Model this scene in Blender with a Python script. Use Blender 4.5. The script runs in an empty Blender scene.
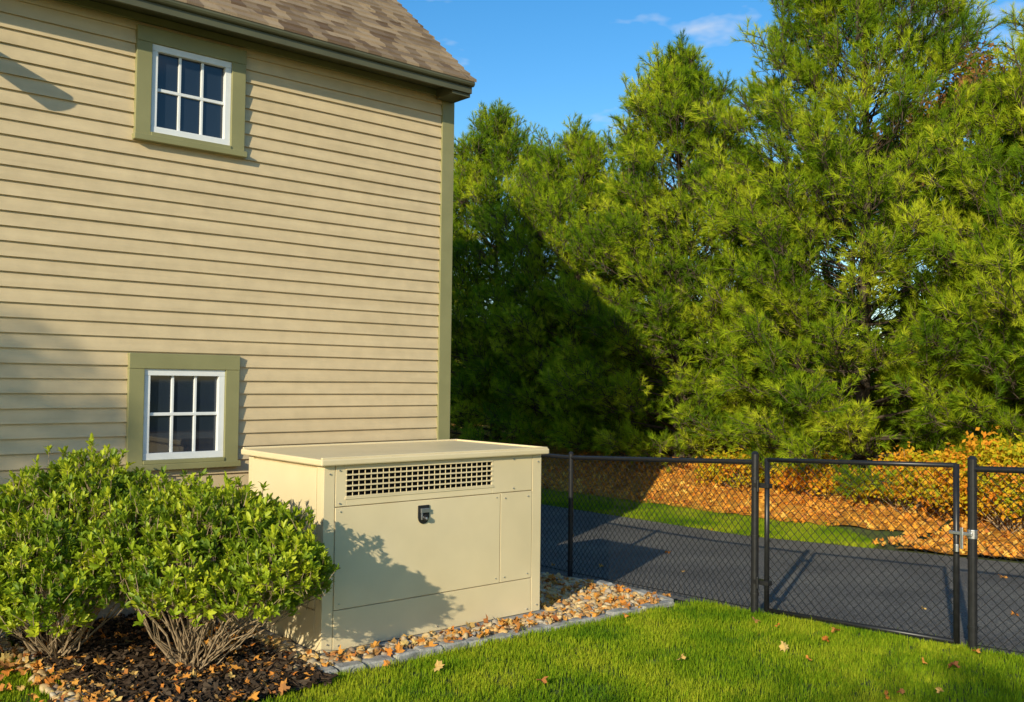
import bpy, math, random
import numpy as np
from mathutils import Vector, Matrix, Quaternion, noise as mnoise
random.seed(7); rng=np.random.default_rng(7)
scene=bpy.context.scene
# ------------------------------------------------------------------ helpers
def link(o): scene.collection.objects.link(o)
def empty(name,loc=(0,0,0)):
    e=bpy.data.objects.new(name,None); e.location=loc; e.empty_display_size=.2; link(e); return e
def parent(o,e):
    o.parent=e; o.matrix_parent_inverse=Matrix.Translation(-Vector(e.location))
class MB:
    def __init__(s): s.v=[]; s.f=[]; s.m=[]
    def face(s,pts,mi=0):
        b=len(s.v); s.v+= [tuple(p) for p in pts]; s.f.append(tuple(range(b,b+len(pts)))); s.m.append(mi)
    def box(s,x0,x1,y0,y1,z0,z1,mi=0):
        b=len(s.v)
        s.v+=[(x0,y0,z0),(x1,y0,z0),(x1,y1,z0),(x0,y1,z0),(x0,y0,z1),(x1,y0,z1),(x1,y1,z1),(x0,y1,z1)]
        for f in ((0,3,2,1),(4,5,6,7),(0,1,5,4),(1,2,6,5),(2,3,7,6),(3,0,4,7)):
            s.f.append(tuple(b+i for i in f)); s.m.append(mi)
    def tube(s,p0,p1,r0,r1,n=6,mi=0,cap=False):
        p0=Vector(p0);p1=Vector(p1);d=(p1-p0)
        if d.length<1e-6: return
        d.normalize(); a=d.orthogonal().normalized(); c=d.cross(a); b=len(s.v)
        for p,r in ((p0,r0),(p1,r1)):
            for i in range(n):
                t=2*math.pi*i/n; s.v.append(tuple(p+a*(r*math.cos(t))+c*(r*math.sin(t))))
        for i in range(n):
            j=(i+1)%n; s.f.append((b+i,b+j,b+n+j,b+n+i)); s.m.append(mi)
        if cap:
            s.f.append(tuple(b+i for i in reversed(range(n)))); s.m.append(mi)
            s.f.append(tuple(b+n+i for i in range(n))); s.m.append(mi)
    def mesh(s,name,mats,smooth=False):
        me=bpy.data.meshes.new(name); me.from_pydata(s.v,[],s.f)
        for m in mats: me.materials.append(m)
        me.polygons.foreach_set('material_index',s.m)
        if smooth: me.polygons.foreach_set('use_smooth',[True]*len(s.f))
        me.update(); return me
    def obj(s,name,mats,par=None,smooth=False,bevel=0,lk=True):
        if not isinstance(mats,(list,tuple)): mats=[mats]
        o=bpy.data.objects.new(name,s.mesh(name,mats,smooth))
        if lk: link(o)
        if par: parent(o,par)
        if bevel:
            m=o.modifiers.new('bevel','BEVEL'); m.width=bevel; m.segments=2; m.limit_method='ANGLE'
        return o
def c4(c): return (c[0],c[1],c[2],1)
def mat(name,cols,scale=5,rough=.7,bump=0,bscale=60,stretch=(1,1,1),spec=.4,metal=0,rand=False,transl=0,detail=6,coord='Object',bdist=.01,noise2=None,cheap=False):
    m=bpy.data.materials.new(name); m.use_nodes=True; nt=m.node_tree; N=nt.nodes; L=nt.links
    p=N['Principled BSDF']
    if cheap:
        out=N['Material Output']; N.remove(p); p=N.new('ShaderNodeBsdfDiffuse'); L.new(p.outputs[0],out.inputs[0]); cin=p.inputs['Color']
    else:
        p.inputs['Roughness'].default_value=rough; p.inputs['Metallic'].default_value=metal
        p.inputs['Specular IOR Level'].default_value=spec; cin=p.inputs['Base Color']
    rp=N.new('ShaderNodeValToRGB'); el=rp.color_ramp.elements
    n=len(cols)
    lo,hi=(.0,1.) if rand else (.3,.7)
    el[0].position=lo; el[0].color=c4(cols[0]); el[1].position=hi; el[1].color=c4(cols[-1])
    for i in range(1,n-1):
        e=el.new(lo+(hi-lo)*i/(n-1)); e.color=c4(cols[i])
    if rand in ('attr','inst'):
        at=N.new('ShaderNodeAttribute'); at.attribute_name='rnd'
        if rand=='inst': at.attribute_type='INSTANCER'
        L.new(at.outputs['Fac'],rp.inputs[0])
    elif rand:
        oi=N.new('ShaderNodeObjectInfo'); L.new(oi.outputs['Random'],rp.inputs[0])
    if not rand or bump:
        tc=N.new('ShaderNodeTexCoord'); mp=N.new('ShaderNodeMapping'); mp.inputs['Scale'].default_value=stretch
        L.new(tc.outputs[coord],mp.inputs[0])
    if not rand:
        nz=N.new('ShaderNodeTexNoise'); nz.inputs['Scale'].default_value=scale; nz.inputs['Detail'].default_value=detail
        L.new(mp.outputs[0],nz.inputs['Vector']); L.new(nz.outputs[0],rp.inputs[0])
    col=rp.outputs[0]
    if noise2:
        nz2=N.new('ShaderNodeTexNoise'); nz2.inputs['Scale'].default_value=noise2[0]; nz2.inputs['Detail'].default_value=1 if rand else 3
        g=N.new('ShaderNodeNewGeometry'); L.new(g.outputs['Position'],nz2.inputs['Vector'])
        mr=N.new('ShaderNodeMapRange'); mr.inputs[1].default_value=.3; mr.inputs[2].default_value=.7
        mr.inputs[3].default_value=noise2[1]; mr.inputs[4].default_value=noise2[2]; L.new(nz2.outputs[0],mr.inputs[0])
        mx=N.new('ShaderNodeVectorMath'); mx.operation='SCALE'; L.new(col,mx.inputs[0]); L.new(mr.outputs[0],mx.inputs['Scale']); col=mx.outputs[0]
    L.new(col,cin)
    if bump:
        b=N.new('ShaderNodeBump'); b.inputs['Strength'].default_value=bump; b.inputs['Distance'].default_value=bdist
        nb=N.new('ShaderNodeTexNoise'); nb.inputs['Scale'].default_value=bscale; nb.inputs['Detail'].default_value=4
        L.new(mp.outputs[0],nb.inputs['Vector']); L.new(nb.outputs[0],b.inputs['Height']); L.new(b.outputs[0],p.inputs['Normal'])
    if transl:
        t=N.new('ShaderNodeBsdfTranslucent'); L.new(col,t.inputs[0]); mx=N.new('ShaderNodeMixShader'); mx.inputs[0].default_value=transl
        L.new(p.outputs[0],mx.inputs[1]); L.new(t.outputs[0],mx.inputs[2]); L.new(mx.outputs[0],N['Material Output'].inputs[0])
    return m
def instancer(name,src,pos,eul,scl,par=None,idx=None,realize=False,nscale=None):
    col=bpy.data.collections.new(name+'_parts')
    for o in src: col.objects.link(o)
    n=len(pos); me=bpy.data.meshes.new(name); me.vertices.add(n)
    me.vertices.foreach_set('co',np.asarray(pos,dtype=np.float32).ravel())
    a=me.attributes.new('rot','FLOAT_VECTOR','POINT'); a.data.foreach_set('vector',np.asarray(eul,dtype=np.float32).ravel())
    a=me.attributes.new('scl','FLOAT','POINT'); a.data.foreach_set('value',np.asarray(scl,dtype=np.float32).ravel())
    rr=rng.random(n)
    if nscale:
        nn=np.array([mnoise.noise(Vector((float(p[0])*nscale,float(p[1])*nscale,float(p[2])*nscale))) for p in pos])
        rr=np.clip(.5+(rr-.5)*.75+nn*.75,0,1)
    a=me.attributes.new('rnd','FLOAT','POINT'); a.data.foreach_set('value',rr.astype(np.float32))
    a=me.attributes.new('idx','INT','POINT'); a.data.foreach_set('value',rng.integers(0,len(src),n).astype(np.int32) if idx is None else idx)
    me.update(); o=bpy.data.objects.new(name,me); link(o)
    if par: parent(o,par)
    ng=bpy.data.node_groups.new(name,'GeometryNodeTree')
    ng.interface.new_socket('Geometry',in_out='INPUT',socket_type='NodeSocketGeometry')
    ng.interface.new_socket('Geometry',in_out='OUTPUT',socket_type='NodeSocketGeometry')
    N=ng.nodes;L=ng.links
    gi=N.new('NodeGroupInput');go=N.new('NodeGroupOutput'); ip=N.new('GeometryNodeInstanceOnPoints')
    ci=N.new('GeometryNodeCollectionInfo'); ci.inputs['Collection'].default_value=col
    ci.inputs['Separate Children'].default_value=True; ci.inputs['Reset Children'].default_value=True
    def na(nm,t):
        x=N.new('GeometryNodeInputNamedAttribute'); x.data_type=t; x.inputs[0].default_value=nm
        return [s for s in x.outputs if s.enabled and s.name=='Attribute'][0]
    er=N.new('FunctionNodeEulerToRotation'); L.new(na('rot','FLOAT_VECTOR'),er.inputs[0])
    L.new(gi.outputs[0],ip.inputs['Points']); L.new(ci.outputs[0],ip.inputs['Instance']); ip.inputs['Pick Instance'].default_value=True
    L.new(na('idx','INT'),ip.inputs['Instance Index']); L.new(er.outputs[0],ip.inputs['Rotation']); L.new(na('scl','FLOAT'),ip.inputs['Scale'])
    if realize:
        rl=N.new('GeometryNodeRealizeInstances'); L.new(ip.outputs[0],rl.inputs[0]); L.new(rl.outputs[0],go.inputs[0])
    else: L.new(ip.outputs[0],go.inputs[0])
    md=o.modifiers.new('scatter','NODES'); md.node_group=ng
    return o
def dir2eul(d):
    d=np.asarray(d,float); d/= (np.linalg.norm(d,axis=1,keepdims=True)+1e-9)
    yaw=np.arctan2(d[:,1],d[:,0]); pit=np.arcsin(np.clip(d[:,2],-1,1))
    return np.stack([rng.uniform(0,6.28,len(d)),-pit,yaw],1)
# ------------------------------------------------------------------ terrain height
def sst(t): t=np.clip(t,0,1); return t*t*(3-2*t)
def H(x,y):
    x=np.asarray(x,float);y=np.asarray(y,float)
    s=-.045*(np.clip(y,-2,7.5)-4.4)
    h=s*sst((x-3.5)/2.9)
    h=h-.035*sst((x-6.42)/.12)
    h=h+.60*sst((x-11.1)/2.3)*(1-sst((x-18)/5))
    return h
def sheet(name,xs,ys,off,material,amp=0,par=None,wob=0):
    X,Y=np.meshgrid(xs,ys,indexing='ij'); Z=H(X,Y)+off
    if amp:
        for i in range(X.shape[0]):
            for j in range(X.shape[1]):
                Z[i,j]+=amp*(mnoise.noise(Vector((X[i,j]*3,Y[i,j]*3,0)))*.6+mnoise.noise(Vector((X[i,j]*9,Y[i,j]*9,3)))*.4+.5)
    nx,ny=X.shape; v=np.stack([X,Y,Z],-1).reshape(-1,3)
    f=[(i*ny+j,(i+1)*ny+j,(i+1)*ny+j+1,i*ny+j+1) for i in range(nx-1) for j in range(ny-1)]
    me=bpy.data.meshes.new(name); me.from_pydata(v.tolist(),[],f); me.materials.append(material)
    me.polygons.foreach_set('use_smooth',[True]*len(f)); me.update()
    o=bpy.data.objects.new(name,me); link(o)
    if par: parent(o,par)
    return o
# ------------------------------------------------------------------ materials
M_soil=mat('lawn_soil',[(.04,.06,.012),(.07,.095,.016),(.10,.11,.03)],scale=3,rough=1,bump=.6,bscale=40,detail=3)
M_asphalt=mat('asphalt',[(.12,.112,.102),(.16,.148,.132),(.20,.182,.155)],scale=1.1,rough=.9,bump=.8,bscale=140,detail=6,bdist=.010,noise2=(80,.4,1.6),spec=.15)
M_mulchO=mat('orange_needle_mulch',[(.32,.12,.02),(.60,.26,.035),(.74,.40,.07)],scale=9,rough=1,bump=1,bscale=30,detail=6,bdist=.04,noise2=(1.3,.7,1.1),spec=.1)
M_mulchD=mat('dark_mulch',[(.022,.015,.010),(.05,.034,.022),(.09,.065,.043)],scale=30,rough=1,bump=1,bscale=45,detail=6,bdist=.03)
M_gravbase=mat('gravel_base',[(.08,.055,.03),(.20,.14,.07)],scale=25,rough=1,bump=1,bscale=50,bdist=.02)
M_siding=mat('clapboard_paint',[(.56,.43,.245),(.61,.47,.272),(.65,.505,.295)],scale=2.2,rough=.62,bump=.15,bscale=30,stretch=(.35,1,6),bdist=.004,noise2=(9,.94,1.05))
M_trim=mat('olive_trim_paint',[(.245,.23,.10),(.285,.265,.118)],scale=4,rough=.5,bump=.05)
M_gutter=mat('dark_green_gutter',[(.085,.082,.042),(.11,.108,.057)],scale=4,rough=.45)
M_white=mat('white_sash_paint',[(.74,.74,.72),(.8,.8,.78)],scale=8,rough=.4)
M_found=mat('concrete_foundation',[(.25,.24,.22),(.35,.33,.3)],scale=12,rough=.9,bump=.3)
M_beige=mat('beige_powdercoat',[(.70,.57,.33),(.75,.61,.36),(.78,.64,.39)],scale=1.4,rough=.42,bump=.04,bscale=250,spec=.4,noise2=(3,.95,1.03))
M_black=mat('black_vinyl',[(.012,.012,.013),(.020,.020,.021)],scale=30,rough=.36)
M_ventshade=mat('vent_shade_black',[(.006,.006,.006),(.010,.009,.008)],scale=8,rough=.9,spec=.1)  # near-black colour painted in for the shade inside the vent openings
M_steel=mat('galvanized_steel',[(.45,.45,.45),(.6,.6,.6)],scale=30,rough=.35,metal=.9)
M_bark=mat('pine_bark',[(.05,.038,.028),(.12,.09,.065)],scale=12,detail=2,stretch=(1,1,.25),cheap=True)
M_stem=mat('shrub_stem',[(.24,.17,.10),(.42,.31,.19)],scale=20,detail=2,cheap=True)
M_needle=mat('pine_needles',[(.10,.19,.012),(.22,.34,.014),(.40,.50,.02),(.62,.66,.04)],rand='attr',transl=.4,cheap=True)
M_leaf=mat('shrub_leaves',[(.13,.21,.012),(.30,.40,.018),(.54,.58,.03)],rough=.45,rand='attr',transl=.32,spec=.3)
M_grass=mat('grass_blades',[(.12,.24,.012),(.28,.40,.015),(.46,.50,.03)],rand='inst',transl=.38,cheap=True)
M_autumn=mat('autumn_leaves',[(.20,.08,.04),(.32,.13,.04),(.36,.2,.07)],rand=True,transl=.3,cheap=True)
M_far=mat('distant_leaves',[(.06,.09,.02),(.12,.15,.03),(.18,.17,.05)],rand=True,cheap=True)
M_yellow=mat('yellowing_leaves',[(.26,.32,.02),(.55,.48,.02),(.76,.42,.03),(.78,.28,.03)],rand='attr',transl=.35,cheap=True)
M_fallen=mat('fallen_leaves',[(.48,.16,.03),(.62,.30,.06),(.34,.12,.04),(.6,.42,.14)],rand=True,cheap=True)
M_fallenO=mat('fallen_leaves_bright',[(.62,.22,.03),(.72,.36,.05),(.45,.16,.04),(.78,.50,.10)],rand=True,cheap=True)
M_rock=mat('river_rock',[(.42,.21,.06),(.62,.38,.13),(.42,.31,.18),(.70,.48,.20),(.42,.37,.29),(.28,.15,.06)],rough=.6,rand=True)
M_chip=mat('mulch_chip',[(.022,.015,.010),(.06,.04,.027),(.12,.085,.055)],rand=True,cheap=True)
M_cobble=mat('granite_cobble',[(.22,.22,.21),(.36,.345,.31),(.48,.45,.39)],scale=18,rough=.85,bump=.5,bscale=70,noise2=(7,.75,1.2))
def glass():
    m=bpy.data.materials.new('window_glass'); m.use_nodes=True; nt=m.node_tree; p=nt.nodes['Principled BSDF']
    p.inputs['Base Color'].default_value=(.016,.024,.038,1); p.inputs['Roughness'].default_value=.03; p.inputs['IOR'].default_value=1.65
    nz=nt.nodes.new('ShaderNodeTexNoise'); nz.inputs['Scale'].default_value=3; b=nt.nodes.new('ShaderNodeBump'); b.inputs['Strength'].default_value=.10
    tc=nt.nodes.new('ShaderNodeTexCoord'); nt.links.new(tc.outputs['Object'],nz.inputs['Vector'])
    nt.links.new(nz.outputs[0],b.inputs['Height']); nt.links.new(b.outputs[0],p.inputs['Normal']); return m
M_glass=glass()
def shingle():
    m=bpy.data.materials.new('roof_shingles'); m.use_nodes=True; nt=m.node_tree;N=nt.nodes;L=nt.links;p=N['Principled BSDF']
    p.inputs['Roughness'].default_value=.9
    tc=N.new('ShaderNodeTexCoord'); sx=N.new('ShaderNodeSeparateXYZ'); L.new(tc.outputs['Object'],sx.inputs[0])
    fx=N.new('ShaderNodeMath'); fx.operation='MULTIPLY'; fx.inputs[1].default_value=1/.13; L.new(sx.outputs[0],fx.inputs[0])
    row=N.new('ShaderNodeMath'); row.operation='MULTIPLY'; row.inputs[1].default_value=1/ROOF_DY
    sb=N.new('ShaderNodeMath'); sb.operation='SUBTRACT'; sb.inputs[1].default_value=ROOF_Y0-.03; L.new(sx.outputs[1],sb.inputs[0]); L.new(sb.outputs[0],row.inputs[0])
    fl=N.new('ShaderNodeMath'); fl.operation='FLOOR'; L.new(row.outputs[0],fl.inputs[0])
    of=N.new('ShaderNodeMath'); of.operation='MULTIPLY'; of.inputs[1].default_value=.37; L.new(fl.outputs[0],of.inputs[0])
    ad=N.new('ShaderNodeMath'); L.new(fx.outputs[0],ad.inputs[0]); L.new(of.outputs[0],ad.inputs[1])
    f2=N.new('ShaderNodeMath'); f2.operation='FLOOR'; L.new(ad.outputs[0],f2.inputs[0])
    cb=N.new('ShaderNodeCombineXYZ'); L.new(f2.outputs[0],cb.inputs[0]); L.new(fl.outputs[0],cb.inputs[1])
    wn=N.new('ShaderNodeTexWhiteNoise'); L.new(cb.outputs[0],wn.inputs['Vector'])
    rp=N.new('ShaderNodeValToRGB'); e=rp.color_ramp.elements; e[0].color=(.17,.10,.05,1); e[1].color=(.50,.35,.20,1)
    x=e.new(.5); x.color=(.32,.22,.125,1); L.new(wn.outputs[0],rp.inputs[0])
    nz=N.new('ShaderNodeTexNoise'); nz.inputs['Scale'].default_value=120; L.new(tc.outputs['Object'],nz.inputs['Vector'])
    mx=N.new('ShaderNodeMix'); mx.data_type='RGBA'; mx.blend_type='MULTIPLY'; mx.inputs[0].default_value=.4
    L.new(rp.outputs[0],mx.inputs[6]); L.new(nz.outputs[0],mx.inputs[7]); L.new(mx.outputs[2],p.inputs['Base Color'])
    b=N.new('ShaderNodeBump'); b.inputs['Strength'].default_value=.6; b.inputs['Distance'].default_value=.01
    L.new(nz.outputs[0],b.inputs['Height']); L.new(b.outputs[0],p.inputs['Normal'])
    return m
ROOF_Y0=6.87; ROOF_DY=.095
M_shingle=shingle()
# ------------------------------------------------------------------ ground
xs=np.concatenate([[-400,-150,-60,-25,-12,-8],np.arange(-5,24.01,.25),[28,40,80,160,400]])
xs=np.sort(np.concatenate([xs,[6.42,6.45,6.48,6.54]]))
ys=np.concatenate([[-400,-150,-60,-25,-12,-6],np.arange(-3,24.01,.5),[30,45,80,160,400]])
sheet('ground',xs,ys,0,M_soil)
sheet('driveway',np.arange(6.58,10.51,.28),np.concatenate([[-14,-8,-4],np.arange(-2.5,30,.5)]),.008,M_asphalt)
sheet('leaf_covered_berm',np.arange(11.55,19.2,.1),np.arange(5.5,24,.12),.01,M_mulchO,amp=.06)
sheet('leaf_covered_berm.001',np.arange(10.52,19.2,.1),np.arange(-8,5.5,.12),.01,M_mulchO,amp=.06)
sheet('mulch_bed',np.arange(1.72,2.95,.04),np.arange(4.95,7.19,.04),.012,M_mulchD,amp=.05)
sheet('gravel_bed',np.arange(2.95,6.4,.1),np.arange(5.22,7.3,.1),.006,M_gravbase,amp=.01)
# ------------------------------------------------------------------ house
house=empty('clapboard_house',(0,12,0))
WX0,WX1,WY,WYB=-7.0,5.43,7.2,15.8
EX=.104; ZT=4.52
wins=[(2.487,3.349,1.105,1.975),(2.487,3.349,3.553,4.413)]
mb=MB(); z=.22
while z<ZT:
    z1=min(z+EX,ZT); ops=[]
    for (a,b,c,d) in wins:
        if z1>c+.10 and z<d-.10: ops.append((a+.09,b-.09))
    segs=[]; x=WX0
    for a,b in ops: segs.append((x,a)); x=b
    segs.append((x,WX1-.10))
    for a,b in segs:
        n=max(1,int((b-a)/.6)); 
        ofs=[rng.uniform(-.0016,.0016) for _ in range(n+1)]
        for k in range(n):
            xa=a+(b-a)*k/n; xb=a+(b-a)*(k+1)/n; ja,jb=ofs[k],ofs[k+1]
            yt=WY-.004; ya=WY-.024+ja; yb=WY-.024+jb
            mb.face([(xa,ya,z+ja),(xb,yb,z+jb),(xb,yt,z1+.004),(xa,yt,z1+.004)])
            mb.face([(xa,WY,z+ja),(xb,WY,z+jb),(xb,yb,z+jb),(xa,ya,z+ja)])
        mb.face([(a,WY,z),(a,WY-.024,z),(a,WY-.004,z1)]); mb.face([(b,WY,z),(b,WY-.004,z1),(b,WY-.024,z)])
    z=z1
mb.obj('clapboards',M_siding,house)
mb=MB()
def wallrect(x0,x1,z0,z1): mb.face([(x0,WY,z0),(x1,WY,z0),(x1,WY,z1),(x0,WY,z1)])
a,b=wins[0][0]+.1,wins[0][1]-.1
wallrect(WX0,a,.0,ZT); wallrect(b,WX1,.0,ZT)
wallrect(a,b,0,wins[0][2]+.09); wallrect(a,b,wins[0][3]-.09,wins[1][2]+.09); wallrect(a,b,wins[1][3]-.09,ZT)
RY=(WY+WYB)/2; SL=.86; ZE=4.57
def roofz(y): return ZE+SL*(min(y,2*RY-y)-ROOF_Y0)
for X in (WX0,WX1):
    mb.face([(X,WY,0),(X,WYB,0),(X,WYB,roofz(WYB)-.08),(X,RY,roofz(RY)-.08),(X,WY,roofz(WY)-.08)])
mb.face([(WX0,WYB,0),(WX1,WYB,0),(WX1,WYB,4.7),(WX0,WYB,4.7)])
mb.obj('walls',M_siding,house)
mb=MB(); mb.box(WX0-.01,WX1-.02,WY-.01,WYB-.02,-.3,.205); mb.obj('foundation',M_found,house)
mb=MB()
mb.box(WX1-.115,WX1+.022,WY-.036,WY+.11,.18,ZT-.06)
mb.box(WX0-.03,WX1+.03,WY-.040,WY+.05,4.445,4.50)
mb.box(WX0-.02,WX1-.118,WY-.034,WY+.05,.17,.219)
mb.obj('corner_and_frieze_boards',M_trim,house,bevel=.003)
RX=WX1+.005
mb=MB()
mb.box(WX0-.1,RX-.005,ROOF_Y0+.03,WY+.1,4.502,4.515)
mb.box(WX0-.1,RX,ROOF_Y0+.012,ROOF_Y0+.035,4.44,4.57)
mb.tube((WX0-.1,ROOF_Y0+.0,4.525),(RX+.005,ROOF_Y0+.0,4.525),.028,.028,10,cap=True)
mb.box(WX1-.2,RX-.002,ROOF_Y0+.036,WY-.042,4.41,4.50)
for (ya,yb) in ((ROOF_Y0+.04,RY),(2*RY-ROOF_Y0,RY)):
    za,zb=roofz(ya)-.03,roofz(yb)-.03
    mb.face([(RX-.003,ya,za-.16),(RX-.003,yb,zb-.16),(RX-.003,yb,zb),(RX-.003,ya,za)])
mb.obj('eave_cornice',M_gutter,house)
mb=MB(); dy=ROOF_DY; y=ROOF_Y0-.03
while y<RY-.01:
    y1=min(y+dy,RY); x0,x1=WX0-.12,RX+.02
    for side in (0,1):
        f=(lambda t:t) if side==0 else (lambda t:2*RY-t)
        xx=x0
        while xx<x1:
            xe=min(xx+.26,x1) if side==0 else x1
            lift=.016+(rng.uniform(0,.009) if side==0 else 0)
            zb,zt=roofz(y)+lift,roofz(y1)+.002
            q=[(xx,f(y),zb),(xe,f(y),zb),(xe,f(y1),zt),(xx,f(y1),zt)]
            r=[(xx,f(y),roofz(y)-.004),(xe,f(y),roofz(y)-.004),(xe,f(y),zb),(xx,f(y),zb)]
            if side: q.reverse(); r.reverse()
            mb.face(q); mb.face(r); xx=xe
    y=y1
mb.obj('roof_shingle_courses',M_shingle,house)
mb=MB()
for side in (0,1):
    f=(lambda t:t) if side==0 else (lambda t:2*RY-t)
    mb.face([(WX0-.11,f(ROOF_Y0-.015),ZE-.02),(RX+.01,f(ROOF_Y0-.015),ZE-.02),(RX+.01,f(RY),roofz(RY)-.02),(WX0-.11,f(RY),roofz(RY)-.02)])
mb.obj('roof_deck',M_gutter,house)
for n,(a,b,c,d) in enumerate(wins):
    w=.115; T=MB(); y0,y1=WY-.054,WY+.02
    T.box(a,b,y0,y1,d-w,d); T.box(a+.0,a+w,y0+.004,y1,c+.04,d-w); T.box(b-w,b,y0+.004,y1,c+.04,d-w)
    T.box(a-.012,b+.012,y0-.025,y1,c,c+.045); T.box(a+w,b-w,y0-.005,y1,c+.045,c+.075)
    T.obj('window_casing',M_trim,house,bevel=.004)
    S=MB(); xa,xb,za,zb=a+w,b-w,c+.075,d-w; ys0,ys1=WY-.034,WY+.03; fr=.05
    S.box(xa,xb,ys0,ys1,zb-fr,zb); S.box(xa,xb,ys0,ys1,za,za+fr); S.box(xa,xa+fr,ys0+.002,ys1,za+fr,zb-fr); S.box(xb-fr,xb,ys0+.002,ys1,za+fr,zb-fr)
    gx0,gx1,gz0,gz1=xa+fr,xb-fr,za+fr,zb-fr
    for i in (1,2):
        x=gx0+(gx1-gx0)*i/3; S.box(x-.010,x+.010,WY-.012,WY+.015,gz0,gz1)
    zm=(gz0+gz1)/2; S.box(gx0,gx1,WY-.014,WY+.016,zm-.012,zm+.012)
    S.obj('window_sash',M_white,house,bevel=.003)
    G=MB(); G.face([(gx0-.01,WY+.006,gz0-.01),(gx1+.01,WY+.006,gz0-.01),(gx1+.01,WY+.006,gz1+.01),(gx0-.01,WY+.006,gz1+.01)]); G.obj('window_glass',M_glass,house)
mb=MB(); lx=1.15; mb.box(lx-.06,lx+.06,WY-.04,WY-.015,4.02,4.14)
mb.tube((lx,WY-.03,4.09),(lx,WY-.16,4.11),.015,.015,8); mb.tube((lx,WY-.14,4.11),(lx,WY-.42,4.05),.06,.09,14,cap=True)
mb.obj('shadow_fixture',M_gutter,house)  # unseen fixture added out of frame to cast the shadow on the siding
# ------------------------------------------------------------------ generator
gen=empty('standby_generator',(4.15,5.95,0))
GX0,GX1,GY0,GY1,GH=3.175,5.09,5.51,6.60,1.235
mb=MB(); mb.box(GX0-.05,GX1+.05,GY0-.05,GY1+.05,-.15,.025); mb.obj('concrete_pad',M_found,gen,bevel=.008)
mb=MB()
gx0,gx1,gz0,gz1=3.345,4.592,1.025,1.205
mb.box(GX0+.015,GX1-.015,GY0+.02,GY1-.02,.025,gz0-.03); mb.box(GX0+.015,GX1-.015,GY0+.30,GY1-.02,gz0-.028,GH)
mb.box(GX0+.015,gx0-.03,GY0+.02,GY0+.298,gz0-.028,GH); mb.box(gx1+.03,GX1-.015,GY0+.02,GY0+.298,gz0-.028,GH)
mb.obj('cabinet_core',M_beige,gen)
B=MB()
def fp(x0,x1,z0,z1,pr=0): B.box(x0,x1,GY0-pr,GY0+.018,z0,z1)
fp(GX0,3.257,.03,GH); fp(4.998,GX1,.03,GH)
fp(3.262,4.993,.03,.288)
fp(3.262,4.672,.294,.958,.004); fp(4.679,4.993,.294,.958,.002)
fp(3.262,gx0,.964,GH); fp(gx1,4.993,.964,GH); fp(gx0,gx1,.964,gz0); fp(gx0,gx1,gz1,GH)
B.box(GX0-.0,GX0+.014,GY0+.019,GY0+.09,.03,GH); B.box(GX0-.003,GX0+.014,GY0+.095,GY1-.08,.294,GH-.02)
B.box(GX0,GX0+.014,GY0+.095,GY1-.08,.03,.288); B.box(GX0,GX0+.014,GY1-.075,GY1,.03,GH)
B.box(GX1-.014,GX1,GY0+.019,GY1,.03,GH)
B.box(GX0+.015,GX1-.015,GY1-.015,GY1,.03,GH)
B.obj('cabinet_panels',M_beige,gen,bevel=.003)
D=MB(); D.box(gx0-.02,gx1+.02,GY0+.030,GY0+.035,gz0-.02,gz1+.02); D.obj('grille_shade_sheet',M_ventshade,gen)  # flat black sheet standing in for the shaded depth behind the grille
G=MB(); nc=26; nr=5
for i in range(nc+1):
    x=gx0+(gx1-gx0)*i/nc; G.box(x-.0018,x+.0018,GY0+.001,GY0+.006,gz0,gz1)
for j in range(nr+1):
    z=gz0+(gz1-gz0)*j/nr; G.box(gx0-.004,gx1+.004,GY0-.005,GY0+.008,z-.0048,z+.0048)
G.box(gx0-.012,gx1+.012,GY0-.006,GY0-.0005,gz0-.016,gz0-.006); G.box(gx0-.012,gx1+.012,GY0-.006,GY0-.0005,gz1+.006,gz1+.014)
G.obj('vent_grille',M_beige,gen)
Lm=MB(); o=.045
Lm.box(GX0-o,GX1+o,GY0-o,GY1+o,GH+.002,GH+.045)
Lm.obj('lid',M_beige,gen,bevel=.010)
Lm=MB(); zt=GH+.045
Lm.box(GX0-o+.01,GX1+o-.01,GY0-o+.01,GY0-o+.03,zt-.002,zt+.012); Lm.box(GX0-o+.01,GX1+o-.01,GY1+o-.03,GY1+o-.01,zt-.002,zt+.012)
Lm.box(GX1+o-.03,GX1+o-.01,GY0-o+.031,GY1+o-.031,zt-.002,zt+.0115)
Lm.obj('lid_flanges',M_beige,gen,bevel=.004)
K=MB(); lx,lz=3.965,.87
K.box(lx-.048,lx+.048,GY0-.014,GY0-.0045,lz-.035,lz+.055); K.tube((lx,GY0-.0045,lz-.03),(lx,GY0-.0135,lz-.03),.047,.045,20,cap=True)
K.tube((lx+.002,GY0-.02,lz-.03),(lx+.002,GY0-.045,lz-.035),.022,.018,14,cap=True)
K.obj('latch_plate',M_black,gen,bevel=.004)
K=MB(); K.box(lx-.032,lx+.036,GY0-.030,GY0-.0145,lz+.004,lz+.034); K.box(lx-.028,lx-.016,GY0-.026,GY0-.0145,lz-.045,lz+.002); K.tube((lx+.002,GY0-.0455,lz-.035),(lx+.002,GY0-.049,lz-.035),.011,.010,12,cap=True); K.obj('latch_handle',M_steel,gen,bevel=.004)
K=MB()
for (x,z) in [(3.30,.93),(3.30,.33),(4.635,.93),(4.635,.33),(4.72,.92),(4.95,.92),(4.72,.33),(4.95,.33),(3.30,.06),(4.95,.06),(4.1,.06),(3.29,1.20),(4.8,1.21),(4.8,.99),(3.29,.985),(3.216,1.18),(3.216,.08),(5.05,1.18),(5.05,.08)]:
    K.tube((x,GY0-.001,z),(x,GY0-.009,z),.006,.005,8,cap=True)
K.obj('screws',M_steel,gen)
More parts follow.
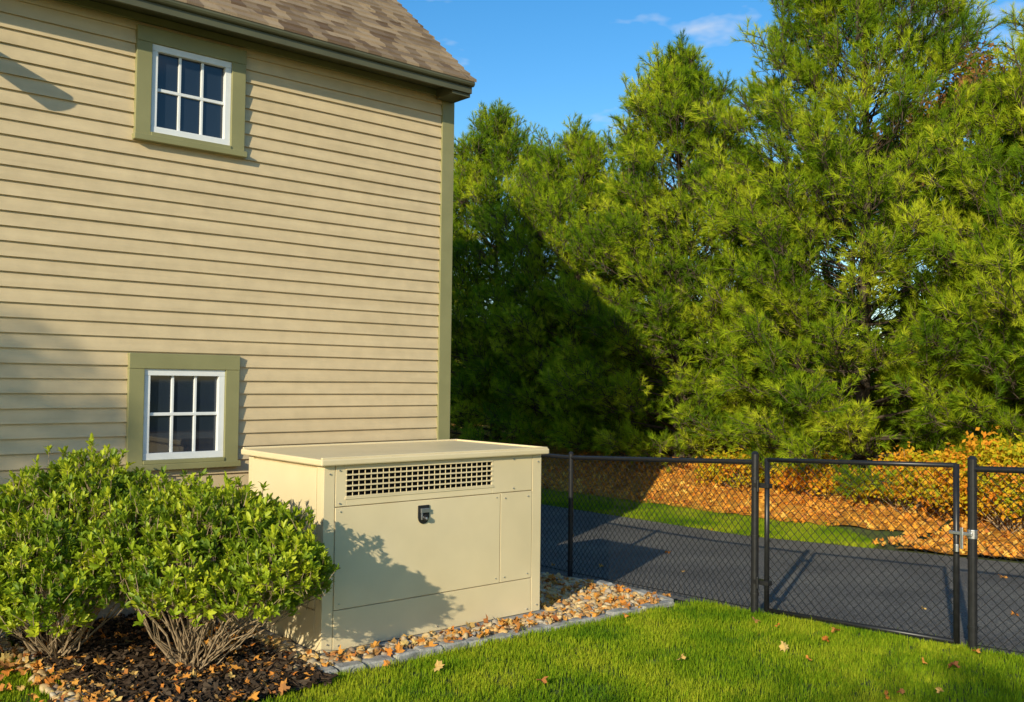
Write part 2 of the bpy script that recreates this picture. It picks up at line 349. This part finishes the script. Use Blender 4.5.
# ------------------------------------------------------------------ fence
def h1(x,y): return float(H(x,y))
def fabric(mb,A,B,t0,t1,p=.07,r=.0023):
    A=Vector(A);B=Vector(B); w=(Vector((B.x,B.y,0))-Vector((A.x,A.y,0))).length
    h=t1-t0; n=Vector(((B-A).y,-(B-A).x,0)).normalized()
    def P(s,t,o): return A.lerp(B,s/w)+Vector((0,0,t0+t))+n*o
    k=-int(h/p)-1
    while k*p<w:
        s0=k*p
        for sg in (1,-1):
            ta=max(0,-s0); tb=min(h,w-s0)
            if tb>ta:
                a=(s0+ta,ta); b=(s0+tb,tb)
                if sg==-1: a=(w-a[0],a[1]); b=(w-b[0],b[1])
                mb.tube(P(a[0],a[1],sg*.0015),P(b[0],b[1],sg*.0015),r,r,4)
        k+=1
fence=empty('chain_link_fence',(6.45,4,0))
FX=6.42
posts=[(FX,-1.9),(FX,.45),(FX,2.79),(FX,4.47),(6.78,6.9),(6.9,9.1),(5.5,9.1)]
FH=1.21
P=MB()
for i,(x,y) in enumerate(posts):
    z=h1(x,y); big=.029 if i in (2,3) else .025
    tp=FH+(.045 if i in (2,3) else .02)
    P.tube((x,y,z-.1),(x,y,z+tp),big,big,14,cap=True); P.tube((x,y,z+tp),(x,y,z+tp+.02),big+.004,.012,14,cap=True)
    for q in (.15,.6,1.05): P.tube((x,y,z+q),(x,y,z+q+.02),big+.005,big+.005,14,cap=True)
R=MB(); F=MB()
for i in range(len(posts)-1):
    if i==2: continue
    (xa,ya),(xb,yb)=posts[i],posts[i+1]; za,zb=h1(xa,ya),h1(xb,yb)
    R.tube((xa,ya,za+FH-.02),(xb,yb,zb+FH-.02),.02,.02,10); R.tube((xa,ya,za+.05),(xb,yb,zb+.05),.004,.004,6)
    fabric(F,(xa,ya,za),(xb,yb,zb),.03,FH+.01)
P.obj('posts',M_black,fence,smooth=False); R.obj('top_rail',M_black,fence,smooth=True); F.obj('chain_link_fabric',M_black,fence)
gate=empty('chain_link_gate',(FX,3.6,0))
ya,yb=2.895,4.36; za,zb=h1(FX,ya)+.04,h1(FX,yb)+.04
G=MB()
for (y,z) in ((ya,za),(yb,zb)): G.tube((FX,y,z),(FX,y,z+FH-.03),.020,.020,12,cap=True)
for q in (.0,FH-.05): G.tube((FX,ya,za+q+.01),(FX,yb,zb+q+.01),.017,.017,12,cap=True)
G.obj('gate_frame',M_black,gate,smooth=True)
G=MB(); fabric(G,(FX,ya,za),(FX,yb,zb),.02,FH-.05); G.obj('chain_link_fabric',M_black,gate)
G=MB()
for q in (.2,.95):
    z=zb+q; G.box(FX-.03,FX+.03,yb-.03,yb+.12,z,z+.035); G.tube((FX-.045,yb+.055,z-.03),(FX-.045,yb+.055,z+.06),.012,.012,8,cap=True)
G.obj('hinges',M_black,gate,bevel=.003)
G=MB(); z=za+.72; G.box(FX-.045,FX-.03,ya-.12,ya+.03,z,z+.022); G.box(FX-.05,FX-.038,ya-.065,ya-.045,z-.09,z+.05)
G.tube((FX-.0,2.79,z-.02),(FX-.0,2.79,z+.04),.033,.033,12,cap=True); G.tube((FX-.06,ya-.03,z-.06),(FX-.06,ya-.03,z-.11),.014,.014,10,cap=True)
G.obj('fork_latch',M_steel,gate,bevel=.003)
# ------------------------------------------------------------------ cobble edging
C=MB()
def cob(cx,cy,yaw,l,w,h):
    z=h1(cx,cy)+.005; c,s=math.cos(yaw),math.sin(yaw); b=len(C.v)
    hh=h+random.uniform(-.012,.012)
    for zz,k in ((-.05,1),(hh*.75,1),(hh,.84)):
        for (u,v) in ((-1,-1),(1,-1),(1,1),(-1,1)):
            uu=u*l/2*k+random.uniform(-.006,.006); vv=v*w/2*k+random.uniform(-.006,.006)
            C.v.append((cx+c*uu-s*vv,cy+s*uu+c*vv,z+zz+random.uniform(-.004,.004)))
    fs=[(8,9,10,11)]
    for r in (0,4):
        for i in range(4): fs.append((r+i,r+(i+1)%4,r+4+(i+1)%4,r+4+i))
    for f in fs: C.f.append(tuple(b+i for i in f)); C.m.append(0)
x=2.5
while x<6.25:
    l=random.uniform(.17,.24); cob(x+l/2,5.17+random.uniform(-.015,.015),random.uniform(-.09,.09),l-.016,.10,.035); x+=l
y=5.2
while y<7.0:
    l=random.uniform(.17,.24); cob(6.28+.22*(y-5.2)*.75,y+l/2,1.4,l-.012,.10,.045); y+=l
C.obj('cobblestone_edging',M_cobble)
# ------------------------------------------------------------------ instance sources
def src(mb,name,m,smooth=False): return mb.obj(name,m,lk=False,smooth=smooth)
rocks=[]
import bmesh
for k in range(6):
    bm=bmesh.new(); bmesh.ops.create_icosphere(bm,subdivisions=2,radius=1)
    sx,sy,sz=random.uniform(.8,1.3),random.uniform(.7,1),random.uniform(.45,.7)
    for v in bm.verts:
        n=mnoise.noise(v.co*1.1+Vector((k*7,0,0))); v.co*=1+.3*n; v.co.x*=sx;v.co.y*=sy;v.co.z*=sz
    me=bpy.data.meshes.new('rock'); bm.to_mesh(me); bm.free(); me.materials.append(M_rock)
    me.polygons.foreach_set('use_smooth',[True]*len(me.polygons)); rocks.append(bpy.data.objects.new('rock_%d'%k,me))
def scatter(n,x0,x1,y0,y1,test=None):
    p=np.stack([rng.uniform(x0,x1,n),rng.uniform(y0,y1,n)],1)
    if test is not None: p=p[test(p[:,0],p[:,1])]
    return p
def top(p,off=0): return np.column_stack([p,H(p[:,0],p[:,1])+off])
def flateul(n,t=.25): return np.stack([rng.normal(0,t,n),rng.normal(0,t,n),rng.uniform(0,6.28,n)],1)
ingen=lambda x,y:(x>GX0-.06)&(x<GX1+.06)&(y>GY0-.06)&(y<GY1+.06)
p=scatter(8500,2.75,6.7,5.22,7.15,lambda x,y:~ingen(x,y)&(x<6.22+.16*(y-5.2)))
q=top(p,.012); q[:,2]+=rng.uniform(0,.025,len(q))
instancer('river_rocks',rocks,q,flateul(len(q),.5),rng.uniform(.014,.042,len(q)))
p=scatter(300,1.6,1.9,5.0,7.1); p2=scatter(160,2.7,3.15,5.25,6.2); p=np.vstack([p,p2])
q=top(p,.03); instancer('river_rocks.001',rocks,q,flateul(len(q),.4),rng.uniform(.016,.04,len(q)))
def fleaf(k,m=None):
    b=MB(); n=9; pts=[]
    for i in range(n*2):
        t=math.pi*2*i/(n*2); r=(.035 if i%2==0 else .022)*(1.25 if i in (0,) else 1)
        pts.append((r*math.cos(t)*1.25,r*math.sin(t),.012*math.sin(t*2+k)+.008*math.cos(3*t)))
    for i in range(n*2): b.face([(0,0,0),pts[i],pts[(i+1)%(n*2)]])
    return src(b,'fallen_leaf_%d'%k,m or M_fallen)
fl=[fleaf(k) for k in range(3)]; flo=[fleaf(k,M_fallenO) for k in range(2)]
ps=[scatter(620,2.6,6.4,5.15,7.1,lambda x,y:~ingen(x,y)),scatter(260,1.7,2.9,4.9,7.1),scatter(260,.8,1.85,5.1,7.1),scatter(26,2.2,6.4,1.2,5.1)]
q=np.vstack([top(ps[0],.055),top(ps[1],.06),top(ps[2],.05),top(ps[3],.06)])
instancer('fallen_leaves',fl,q,flateul(len(q),.5),rng.uniform(.55,1.15,len(q)))
q=top(scatter(5000,10.55,13.4,-2,13,lambda x,y:(x>11.55)|(y<5.8)),.06)
instancer('fallen_leaves.001',flo,q,flateul(len(q),.5),rng.uniform(.8,1.6,len(q)))
q=top(scatter(20,6.6,10.6,1,12),.02); instancer('fallen_leaves.002',fl,q,flateul(len(q),.3),rng.uniform(.6,1.0,len(q)))
chips=[]
for k in range(4):
    b=MB(); l,w,h=.5,.14,.05; b.box(-l,l,-w,w,-h,h)
    b.v=[(x+random.uniform(-.08,.08),y+random.uniform(-.06,.06),z+random.uniform(-.03,.03)) for x,y,z in b.v]; chips.append(src(b,'chip_%d'%k,M_chip))
q=top(scatter(6000,1.74,2.95,4.95,7.15),.035); q[:,2]+=rng.uniform(0,.03,len(q))
instancer('mulch_chips',chips,q,flateul(len(q),.35),rng.uniform(.03,.08,len(q)))
def tuft(k,nb=17,rad=.055,hmin=.022,hmax=.052):
    b=MB()
    for i in range(nb):
        a=random.uniform(0,6.28); r=rad*math.sqrt(random.random()); x,y=r*math.cos(a),r*math.sin(a)
        h=random.uniform(hmin,hmax); t=random.uniform(0,6.28); ln=random.uniform(.1,.9)*h; w=random.uniform(.0014,.0026)
        wx,wy=-math.sin(t)*w,math.cos(t)*w; dx,dy=math.cos(t)*ln,math.sin(t)*ln
        m=(x+dx*.35,y+dy*.35,h*.6)
        b.face([(x-wx,y-wy,-.01),(x+wx,y+wy,-.01),(m[0]+wx*.8,m[1]+wy*.8,m[2]),(m[0]-wx*.8,m[1]-wy*.8,m[2])])
        b.face([(m[0]-wx*.8,m[1]-wy*.8,m[2]),(m[0]+wx*.8,m[1]+wy*.8,m[2]),(x+dx,y+dy,h)])
    return src(b,'grass_tuft_%d'%k,M_grass)
tufts=[tuft(k) for k in range(5)]
ps=[scatter(15500,.8,6.5,.9,5.11,lambda x,y:~((x>1.72)&(x<2.6)&(y>4.9))),scatter(2000,3.2,6.5,-1.5,.9),scatter(1700,.2,1.72,5.1,7.15),scatter(1500,-2,.8,1,7.1),
    scatter(6400,10.53,11.75,5.75,14.5,lambda x,y:(x-10.53)<1.15*np.sqrt(np.clip((y-5.75)/1.2,0,1)))]
q=top(np.vstack(ps)); n=len(q)
instancer('lawn_grass',tufts,q,flateul(n,.08),rng.uniform(.75,1.25,n),nscale=1.9)
# ------------------------------------------------------------------ pines
def spray(k,nm=44,ns=30,wd=.0040,bark=True):
    b=MB()
    def shoot(p,d,L,nn):
        p=Vector(p); d=Vector(d).normalized()
        if bark: b.tube(p,p+d*L,.006,.004,3,1)
        a=d.orthogonal().normalized(); c=d.cross(a)
        for i in range(nn):
            t=random.random()**.5; base=p+d*(L*(.35+.65*t)); th=random.uniform(0,6.28); ang=math.radians(random.uniform(18,75))*(1.1-.5*t)
            nd=(d*math.cos(ang)+(a*math.cos(th)+c*math.sin(th))*math.sin(ang)); l=random.uniform(.08,.13)
            nd=(nd+Vector((0,0,-.05))).normalized(); s=nd.orthogonal().normalized()*wd
            if random.random()<.5: s=nd.cross(s).normalized()*wd
            b.face([base-s,base+s,base+nd*l],0)
    shoot((0,0,0),(1,0,.05),.34,nm)
    for i,t in enumerate((.05,.12,.18)):
        sg=1 if i%2 else -1
        shoot((t,0,0),(math.cos(.85),sg*math.sin(.85)*random.uniform(.7,1),random.uniform(-.1,.4)),random.uniform(.15,.22),ns)
    return b.obj('pine_spray_%d'%k,[M_needle,M_bark],lk=False)
sprays=[spray(k) for k in range(4)]
coarse=[spray(10+k,24,16,.007,False) for k in range(2)]
def pine(x,y,Ht,R,seed,dens=1.0,front=True,pk=1.8):
    r=random.Random(seed); z0=h1(x,y)-.05; e=empty('pine_tree',(x,y,z0)); T=MB(); pos=[];dr=[]
    n=10; prev=Vector((x,y,z0))
    for i in range(n):
        nx=Vector((x+r.uniform(-.04,.04),y+r.uniform(-.04,.04),z0+Ht*.97*(i+1)/n)); T.tube(prev,nx,.11*(1-i/n)+.012,.11*(1-(i+1)/n)+.012,8); prev=nx
    h=.08; lob=[(r.uniform(0,6.28),r.uniform(.6,1.6),r.uniform(0,6.28)) for _ in range(3)]
    while h<Ht*.96:
        t=h/Ht
        prof=(.92+.08*min(1,t/.2)) if t<.2 else max(0,(1-((t-.2)/.8)**pk))**.85
        nb=r.choice((8,9)) if t<.8 else 6
        if not front: nb=5
        a0=r.uniform(0,6.28)
        for k in range(nb):
            az=a0+6.283*k/nb+r.uniform(-.3,.3)
            lobe=1+.12*sum(math.sin(2*az*w*.6+p+h*1.3) for p,w,_ in lob)/1.5
            L=(R*prof*lobe+.12)*r.uniform(.72,1.15)
            el=math.radians(2+50*t**1.2+r.uniform(-8,12)); b0=Vector((x,y,z0+h)); d=Vector((math.cos(az)*math.cos(el),math.sin(az)*math.cos(el),math.sin(el)))
            tip=b0+d*L+Vector((0,0,.10*L)); mid=b0+d*L*.55
            T.tube(b0,mid,.022*(1-t)+.008,.010,4); T.tube(mid,tip,.010,.004,4)
            away=front and math.cos(az)>.45
            m=max(2,int(L*.6/.125*dens*(.5 if away else 1))); f0=.40
            for j in range(m):
                f=f0+(1-f0)*(j+r.random())/m
                if L<.6: f=(j+r.random())/m
                pt=b0.lerp(mid,f/.55) if f<.55 else mid.lerp(tip,(f-.55)/.45)
                for sg in (-1,1):
                    ya=az+sg*r.uniform(.1,1.0); ee=el+math.radians(r.uniform(5,60)); ee=min(ee,1.35)
                    q=pt+Vector((math.cos(ya),math.sin(ya),.15))*r.uniform(0,.30)*min(1,L/1.2)+Vector((0,0,r.uniform(-.10,.10)))
                    pos.append(q); dr.append((math.cos(ya)*math.cos(ee),math.sin(ya)*math.cos(ee),math.sin(ee)))
            for j in range(2):
                ya=az+r.uniform(-.3,.3); ee=min(1.4,el+r.uniform(.2,.9)); pos.append(tip-d*.15); dr.append((math.cos(ya)*math.cos(ee),math.sin(ya)*math.cos(ee),math.sin(ee)))
        h+=r.uniform(.19,.29) if front else .4
    for k in range(8 if front else 2):
        if k==0: ax,ay,b,tz=x,y,Ht*.85,Ht*1.05
        else:
            aa=r.uniform(0,6.28); rr=R*r.uniform(.15,.6); ax,ay=x+rr*math.cos(aa),y+rr*math.sin(aa); b=Ht*(.84-.25*rr/R); tz=b+Ht*r.uniform(.10,.2)
        T.tube((ax,ay,z0+b),(ax,ay,z0+tz),.02,.008,4); zz=b
        while zz<tz-.12:
            for j in range(4):
                aa=r.uniform(0,6.28); ee=math.radians(r.uniform(40,75)); pos.append(Vector((ax,ay,z0+zz))); dr.append((math.cos(aa)*math.cos(ee),math.sin(aa)*math.cos(ee),math.sin(ee)))
            zz+=.2
        pos.append(Vector((ax,ay,z0+tz-.1))); dr.append((.05,.05,1))
    T.obj('trunk_and_limbs',M_bark,e)
    pos=np.array([tuple(v) for v in pos]); sc=rng.uniform(.8,1.2,len(pos))*(1 if front else 1.8)
    instancer('needles',sprays if front else coarse,pos,dir2eul(dr),sc,e,realize=True,nscale=1.3)
    return len(pos)
for i,(x,y,Ht,R) in enumerate([(13.9,16.6,7.3,2.1),(13.7,13.8,6.3,1.9),(13.5,11.0,7.2,1.9),(13.4,7.4,8.9,2.2),(13.6,4.4,6.1,2.1)]):
    pine(x,y,Ht,R,10+i,pk=1.6 if i in (0,2,3) else 1.8)
for i,(x,y,Ht,R) in enumerate([(14.2,20,6.6,2.1),(16.6,15.2,5.4,2.2),(16.4,12.2,5.6,2.1),(16.4,9.3,5.0,2.2),(16.5,5.9,5.4,2.2),(16.6,2.6,5.4,2.2)]):
    pine(x,y,Ht,R,40+i,dens=.45,front=False)
# ------------------------------------------------------------------ deciduous
def cluster(k,m,n=14,rad=.2,s=.05):
    b=MB()
    for i in range(n):
        c=Vector((random.gauss(0,1),random.gauss(0,1),random.gauss(0,1))).normalized()*rad*random.random()**.5
        u=Vector((random.gauss(0,1),random.gauss(0,1),random.gauss(0,1))).normalized(); v=u.orthogonal().normalized(); l=s*random.uniform(.7,1.3)
        b.face([c-u*l,c+v*l*.55,c+u*l,c-v*l*.55])
    return src(b,'leaf_cluster_%d'%k,m)
cl_aut=[cluster(k,M_autumn) for k in range(3)]; cl_yel=[cluster(10+k,M_yellow,n=16,rad=.14,s=.032) for k in range(3)]
cl_far=[cluster(20+k,M_far,n=26,rad=.3,s=.09) for k in range(3)]
def decid(name,x,y,Ht,R,seed,leaves,nleaf,levels=4):
    r=random.Random(seed); z0=h1(x,y)-.05; e=empty(name,(x,y,z0)); T=MB(); tips=[]
    def g(p,d,L,rad,lv):
        q=p
        for s in range(3):
            d=(d+Vector((r.gauss(0,.09),r.gauss(0,.09),r.gauss(.04,.05)))).normalized(); n=q+d*(L/3); T.tube(q,n,rad*(1-s*.13),rad*(1-(s+1)*.13),6 if lv<2 else 4); q=n
            if lv>=2: tips.append(tuple(n))
        if lv<levels:
            for k in range(r.choice((3,4)) if lv<3 else 3):
                a=r.uniform(0,6.28); o=d.orthogonal().normalized(); o=Quaternion(d,a)@o
                g(q,(d+o*r.uniform(.45,.95)*(R/Ht*2.2)).normalized(),L*r.uniform(.6,.8),rad*.58,lv+1)
    g(Vector((x,y,z0)),Vector((0,0,1)),Ht*.36,Ht*.018,0)
    T.obj('trunk_and_limbs',M_bark,e)
    t=np.array(tips)
    idx=rng.integers(0,len(t),nleaf); pos=t[idx]+rng.normal(0,.16,(nleaf,3))
    instancer('leaves',leaves,pos,rng.uniform(0,6.28,(nleaf,3)),rng.uniform(.7,1.4,nleaf),e)
decid('autumn_tree',20.6,8.0,8.9,3,3,cl_aut,2200)
decid('autumn_tree',24,4.5,8.5,3,5,cl_aut,1800)
decid('maple_tree',-14.2,.3,8.6,3.0,11,cl_aut,750)
decid('maple_tree',-9.5,-4.7,5.6,2.2,12,cl_aut,420)
n=3800; q=np.stack([rng.uniform(21,25,n),rng.uniform(-16,46,n),np.zeros(n)],1)
q[:,2]=rng.uniform(0,1,n)*(3.6+.8*np.sin(q[:,1]*.9)+.6*np.sin(q[:,1]*2.3+1))
instancer('background_trees',cl_far,q,rng.uniform(0,6.28,(n,3)),rng.uniform(1.4,2.4,n))
# ------------------------------------------------------------------ shrubs
def rosette(k,m,L=.055,n=9):
    b=MB()
    for i in range(n):
        a=6.283*i/n*1.0+random.uniform(-.3,.3)+i*.4; el=math.radians(random.uniform(15,62)); l=L*random.uniform(.8,1.15); w=l*.17
        d=Vector((math.cos(el),math.sin(el)*math.cos(a),math.sin(el)*math.sin(a))); s=d.cross(Vector((1,0,0))).normalized(); u=s.cross(d)
        p=Vector((random.uniform(-.04,.012),0,0)); m1=p+d*l*.38; m2=p+d*l*.72; tip=p+d*l-Vector((.004,0,0))
        for sg in (-1,1):
            b.face([p,m1,m1+s*w*sg+u*.002] if sg>0 else [p,m1+s*w*sg+u*.002,m1]); 
            q=[m1,m2,m2+s*w*.85*sg+u*.002,m1+s*w*sg+u*.002]; b.face(q if sg>0 else q[::-1])
            q=[m2,tip,m2+s*w*.85*sg+u*.002]; b.face(q if sg>0 else q[::-1])
    b.tube((-.09,0,0),(0,0,0),.0022,.0018,4,1)
    return b.obj('rosette_%d'%k,[m,M_stem],lk=False)
ros=[rosette(k,M_leaf) for k in range(5)]
def shrub(name,bx,by,blobs,n,seed,sr,scl=(.7,1.2),stems=34,base_r=.10,zmin=.16):
    r=random.Random(seed); z0=h1(bx,by); e=empty(name,(bx,by,z0)); C=np.array([b[:3] for b in blobs]); Rr=np.array([b[3] for b in blobs]); 
    pos=[];dr=[];w=Rr**2/np.sum(Rr**2)
    while len(pos)<n:
        k=rng.choice(len(blobs),p=w); d=rng.normal(size=3); d/=np.linalg.norm(d)
        if d[2]<-.5: continue
        nn=mnoise.noise(Vector(d*4.5)+Vector((k*5,0,0)))
        if nn<-.14 and r.random()<.8: continue
        f=1-.45*rng.random()**1.2
        f*=1+.20*nn+.18*mnoise.noise(Vector(d*13)+Vector((k*5,0,0)))
        if d[2]>-.1 and r.random()<.22: f*=r.uniform(1.05,1.34)
        p=C[k]+d*Rr[k]*f
        ins=np.linalg.norm((p-C),axis=1)<Rr*.58
        if ins.any() or p[2]<z0+zmin+.18*mnoise.noise(Vector((p[0]*6,p[1]*6,seed))): continue
        pos.append(p); o=d*.75+np.array([0,0,.95])+rng.normal(0,.30,3); dr.append(o)
    pos=np.array(pos); instancer('leaves',sr,pos,dir2eul(dr),rng.uniform(scl[0],scl[1],n),e,realize=True,nscale=5)
    T=MB()
    for s in range(stems):
        tgt=Vector(pos[rng.integers(0,n)]); a=r.uniform(0,6.28); b0=Vector((bx+base_r*math.cos(a)*r.random(),by+base_r*math.sin(a)*r.random(),z0-.02))
        pts=[b0]; m=5
        for j in range(1,m+1):
            t=j/m; q=b0.lerp(tgt,t); q.z=b0.z+(tgt.z-b0.z)*(t**1.25 if tgt.z>.7 else t); q+=Vector((r.gauss(0,.02),r.gauss(0,.02),r.gauss(0,.014))); pts.append(q)
        r0=r.uniform(.004,.010)
        for j in range(m): T.tube(pts[j],pts[j+1],r0*(1-j/m*.7),r0*(1-(j+1)/m*.7),5)
        for j in (2,3,4):
            tg=Vector(pos[rng.integers(0,n)])
            if (tg-pts[j]).length<.5: T.tube(pts[j],tg,.004,.002,4)
    T.obj('stems',M_stem,e)
shrub('rhododendron_bush',2.42,5.78,[(2.78,5.12,.64,.20),(2.68,5.28,.76,.26),(2.45,5.54,.79,.33),(2.13,5.80,.74,.32),(2.22,5.40,.60,.29),(2.52,5.14,.58,.24),(2.68,5.62,.80,.28),(2.4,5.95,.84,.30),(2.84,5.34,.58,.2),(2.74,4.98,.70,.17),(2.60,4.98,.72,.19)],3300,1,ros,stems=64,zmin=.24)
shrub('rhododendron_bush',1.85,6.5,[(2.08,6.66,.94,.35),(1.78,6.6,.84,.35),(1.95,6.25,.84,.33),(1.5,6.5,.70,.33),(1.65,6.1,.66,.33),(1.9,5.92,.60,.29),(1.35,6.15,.52,.29),(2.3,6.4,.84,.29),(1.62,5.85,.48,.24)],3000,2,ros,stems=44,zmin=.2)
shrub('rhododendron_bush',.95,6.6,[(.95,6.6,.60,.35),(.6,6.5,.54,.33),(1.2,6.75,.64,.31)],1100,3,ros,stems=20)
def lowshrub(x,y,R,hh,n,seed):
    z=h1(x,y); shrub('autumn_shrub',x,y,[(x,y,z+hh*.55,R*.6),(x+R*.5,y+.2,z+hh*.45,R*.5),(x-R*.2,y-R*.5,z+hh*.5,R*.5),(x-.1,y+R*.6,z+hh*.45,R*.45)],n,seed,cl_yel,(.7,1.2),20,zmin=.05)
lowshrub(11.8,4.7,.9,1.05,900,21); lowshrub(11.9,3.3,.9,1.15,800,22); lowshrub(12.1,6.1,.6,.8,430,23); lowshrub(12.0,1.6,.9,1.0,400,24); lowshrub(12.4,7.6,.55,.6,300,25); lowshrub(12.4,9.0,.5,.5,240,26)
# ------------------------------------------------------------------ light
az=math.radians(26); el=math.radians(19.5)
Ld=Vector((math.cos(az)*math.cos(el),math.sin(az)*math.cos(el),-math.sin(el)))
sl=bpy.data.lights.new('sun','SUN'); sl.energy=5; sl.angle=math.radians(.5); sl.color=(1,.91,.69)
so=bpy.data.objects.new('sun',sl); so.rotation_mode='QUATERNION'; so.rotation_quaternion=Ld.to_track_quat('-Z','Y'); so.location=(-10,-5,10); link(so)
w=bpy.data.worlds.new('World'); scene.world=w; w.use_nodes=True; N=w.node_tree.nodes; L=w.node_tree.links
bg=N['Background']; sky=N.new('ShaderNodeTexSky'); sky.sky_type='NISHITA'; sky.sun_disc=False; sky.sun_elevation=el
sky.sun_rotation=math.atan2(-Ld.x,-Ld.y)%(2*math.pi); sky.dust_density=.3; sky.ozone_density=2.0; sky.air_density=1.0
hs=N.new('ShaderNodeHueSaturation'); hs.inputs['Saturation'].default_value=1.38; hs.inputs['Value'].default_value=1.42; L.new(sky.outputs[0],hs.inputs['Color'])
tc=N.new('ShaderNodeTexCoord'); mp=N.new('ShaderNodeMapping'); mp.inputs['Scale'].default_value=(1,1,2.6); L.new(tc.outputs['Generated'],mp.inputs[0])
nz=N.new('ShaderNodeTexNoise'); nz.inputs['Scale'].default_value=8.5; nz.inputs['Detail'].default_value=4; nz.inputs['Roughness'].default_value=.6; L.new(mp.outputs[0],nz.inputs['Vector'])
mr=N.new('ShaderNodeMapRange'); mr.inputs[1].default_value=.58; mr.inputs[2].default_value=.78; mr.inputs[4].default_value=.7; L.new(nz.outputs[0],mr.inputs[0])
mx=N.new('ShaderNodeMix'); mx.data_type='RGBA'; L.new(mr.outputs[0],mx.inputs[0]); L.new(hs.outputs[0],mx.inputs[6]); mx.inputs[7].default_value=(6,6.3,6.8,1)
L.new(mx.outputs[2],bg.inputs['Color']); bg.inputs['Strength'].default_value=.13
# ------------------------------------------------------------------ camera
cam=bpy.data.cameras.new('camera'); co=bpy.data.objects.new('camera',cam); link(co); scene.camera=co
cam.sensor_width=36; cam.lens=33.75; cam.clip_end=2000; cam.clip_start=.05
ca=math.radians(49.1); pt=math.radians(1.8)
fw=Vector((math.cos(ca)*math.cos(pt),math.sin(ca)*math.cos(pt),math.sin(pt)))
co.rotation_mode='QUATERNION'; co.rotation_quaternion=fw.to_track_quat('-Z','Y')@Quaternion((0,0,1),math.radians(.7)); co.location=(0,0,1.8)
scene.view_settings.view_transform='Standard'; scene.view_settings.look='None'; scene.view_settings.exposure=0
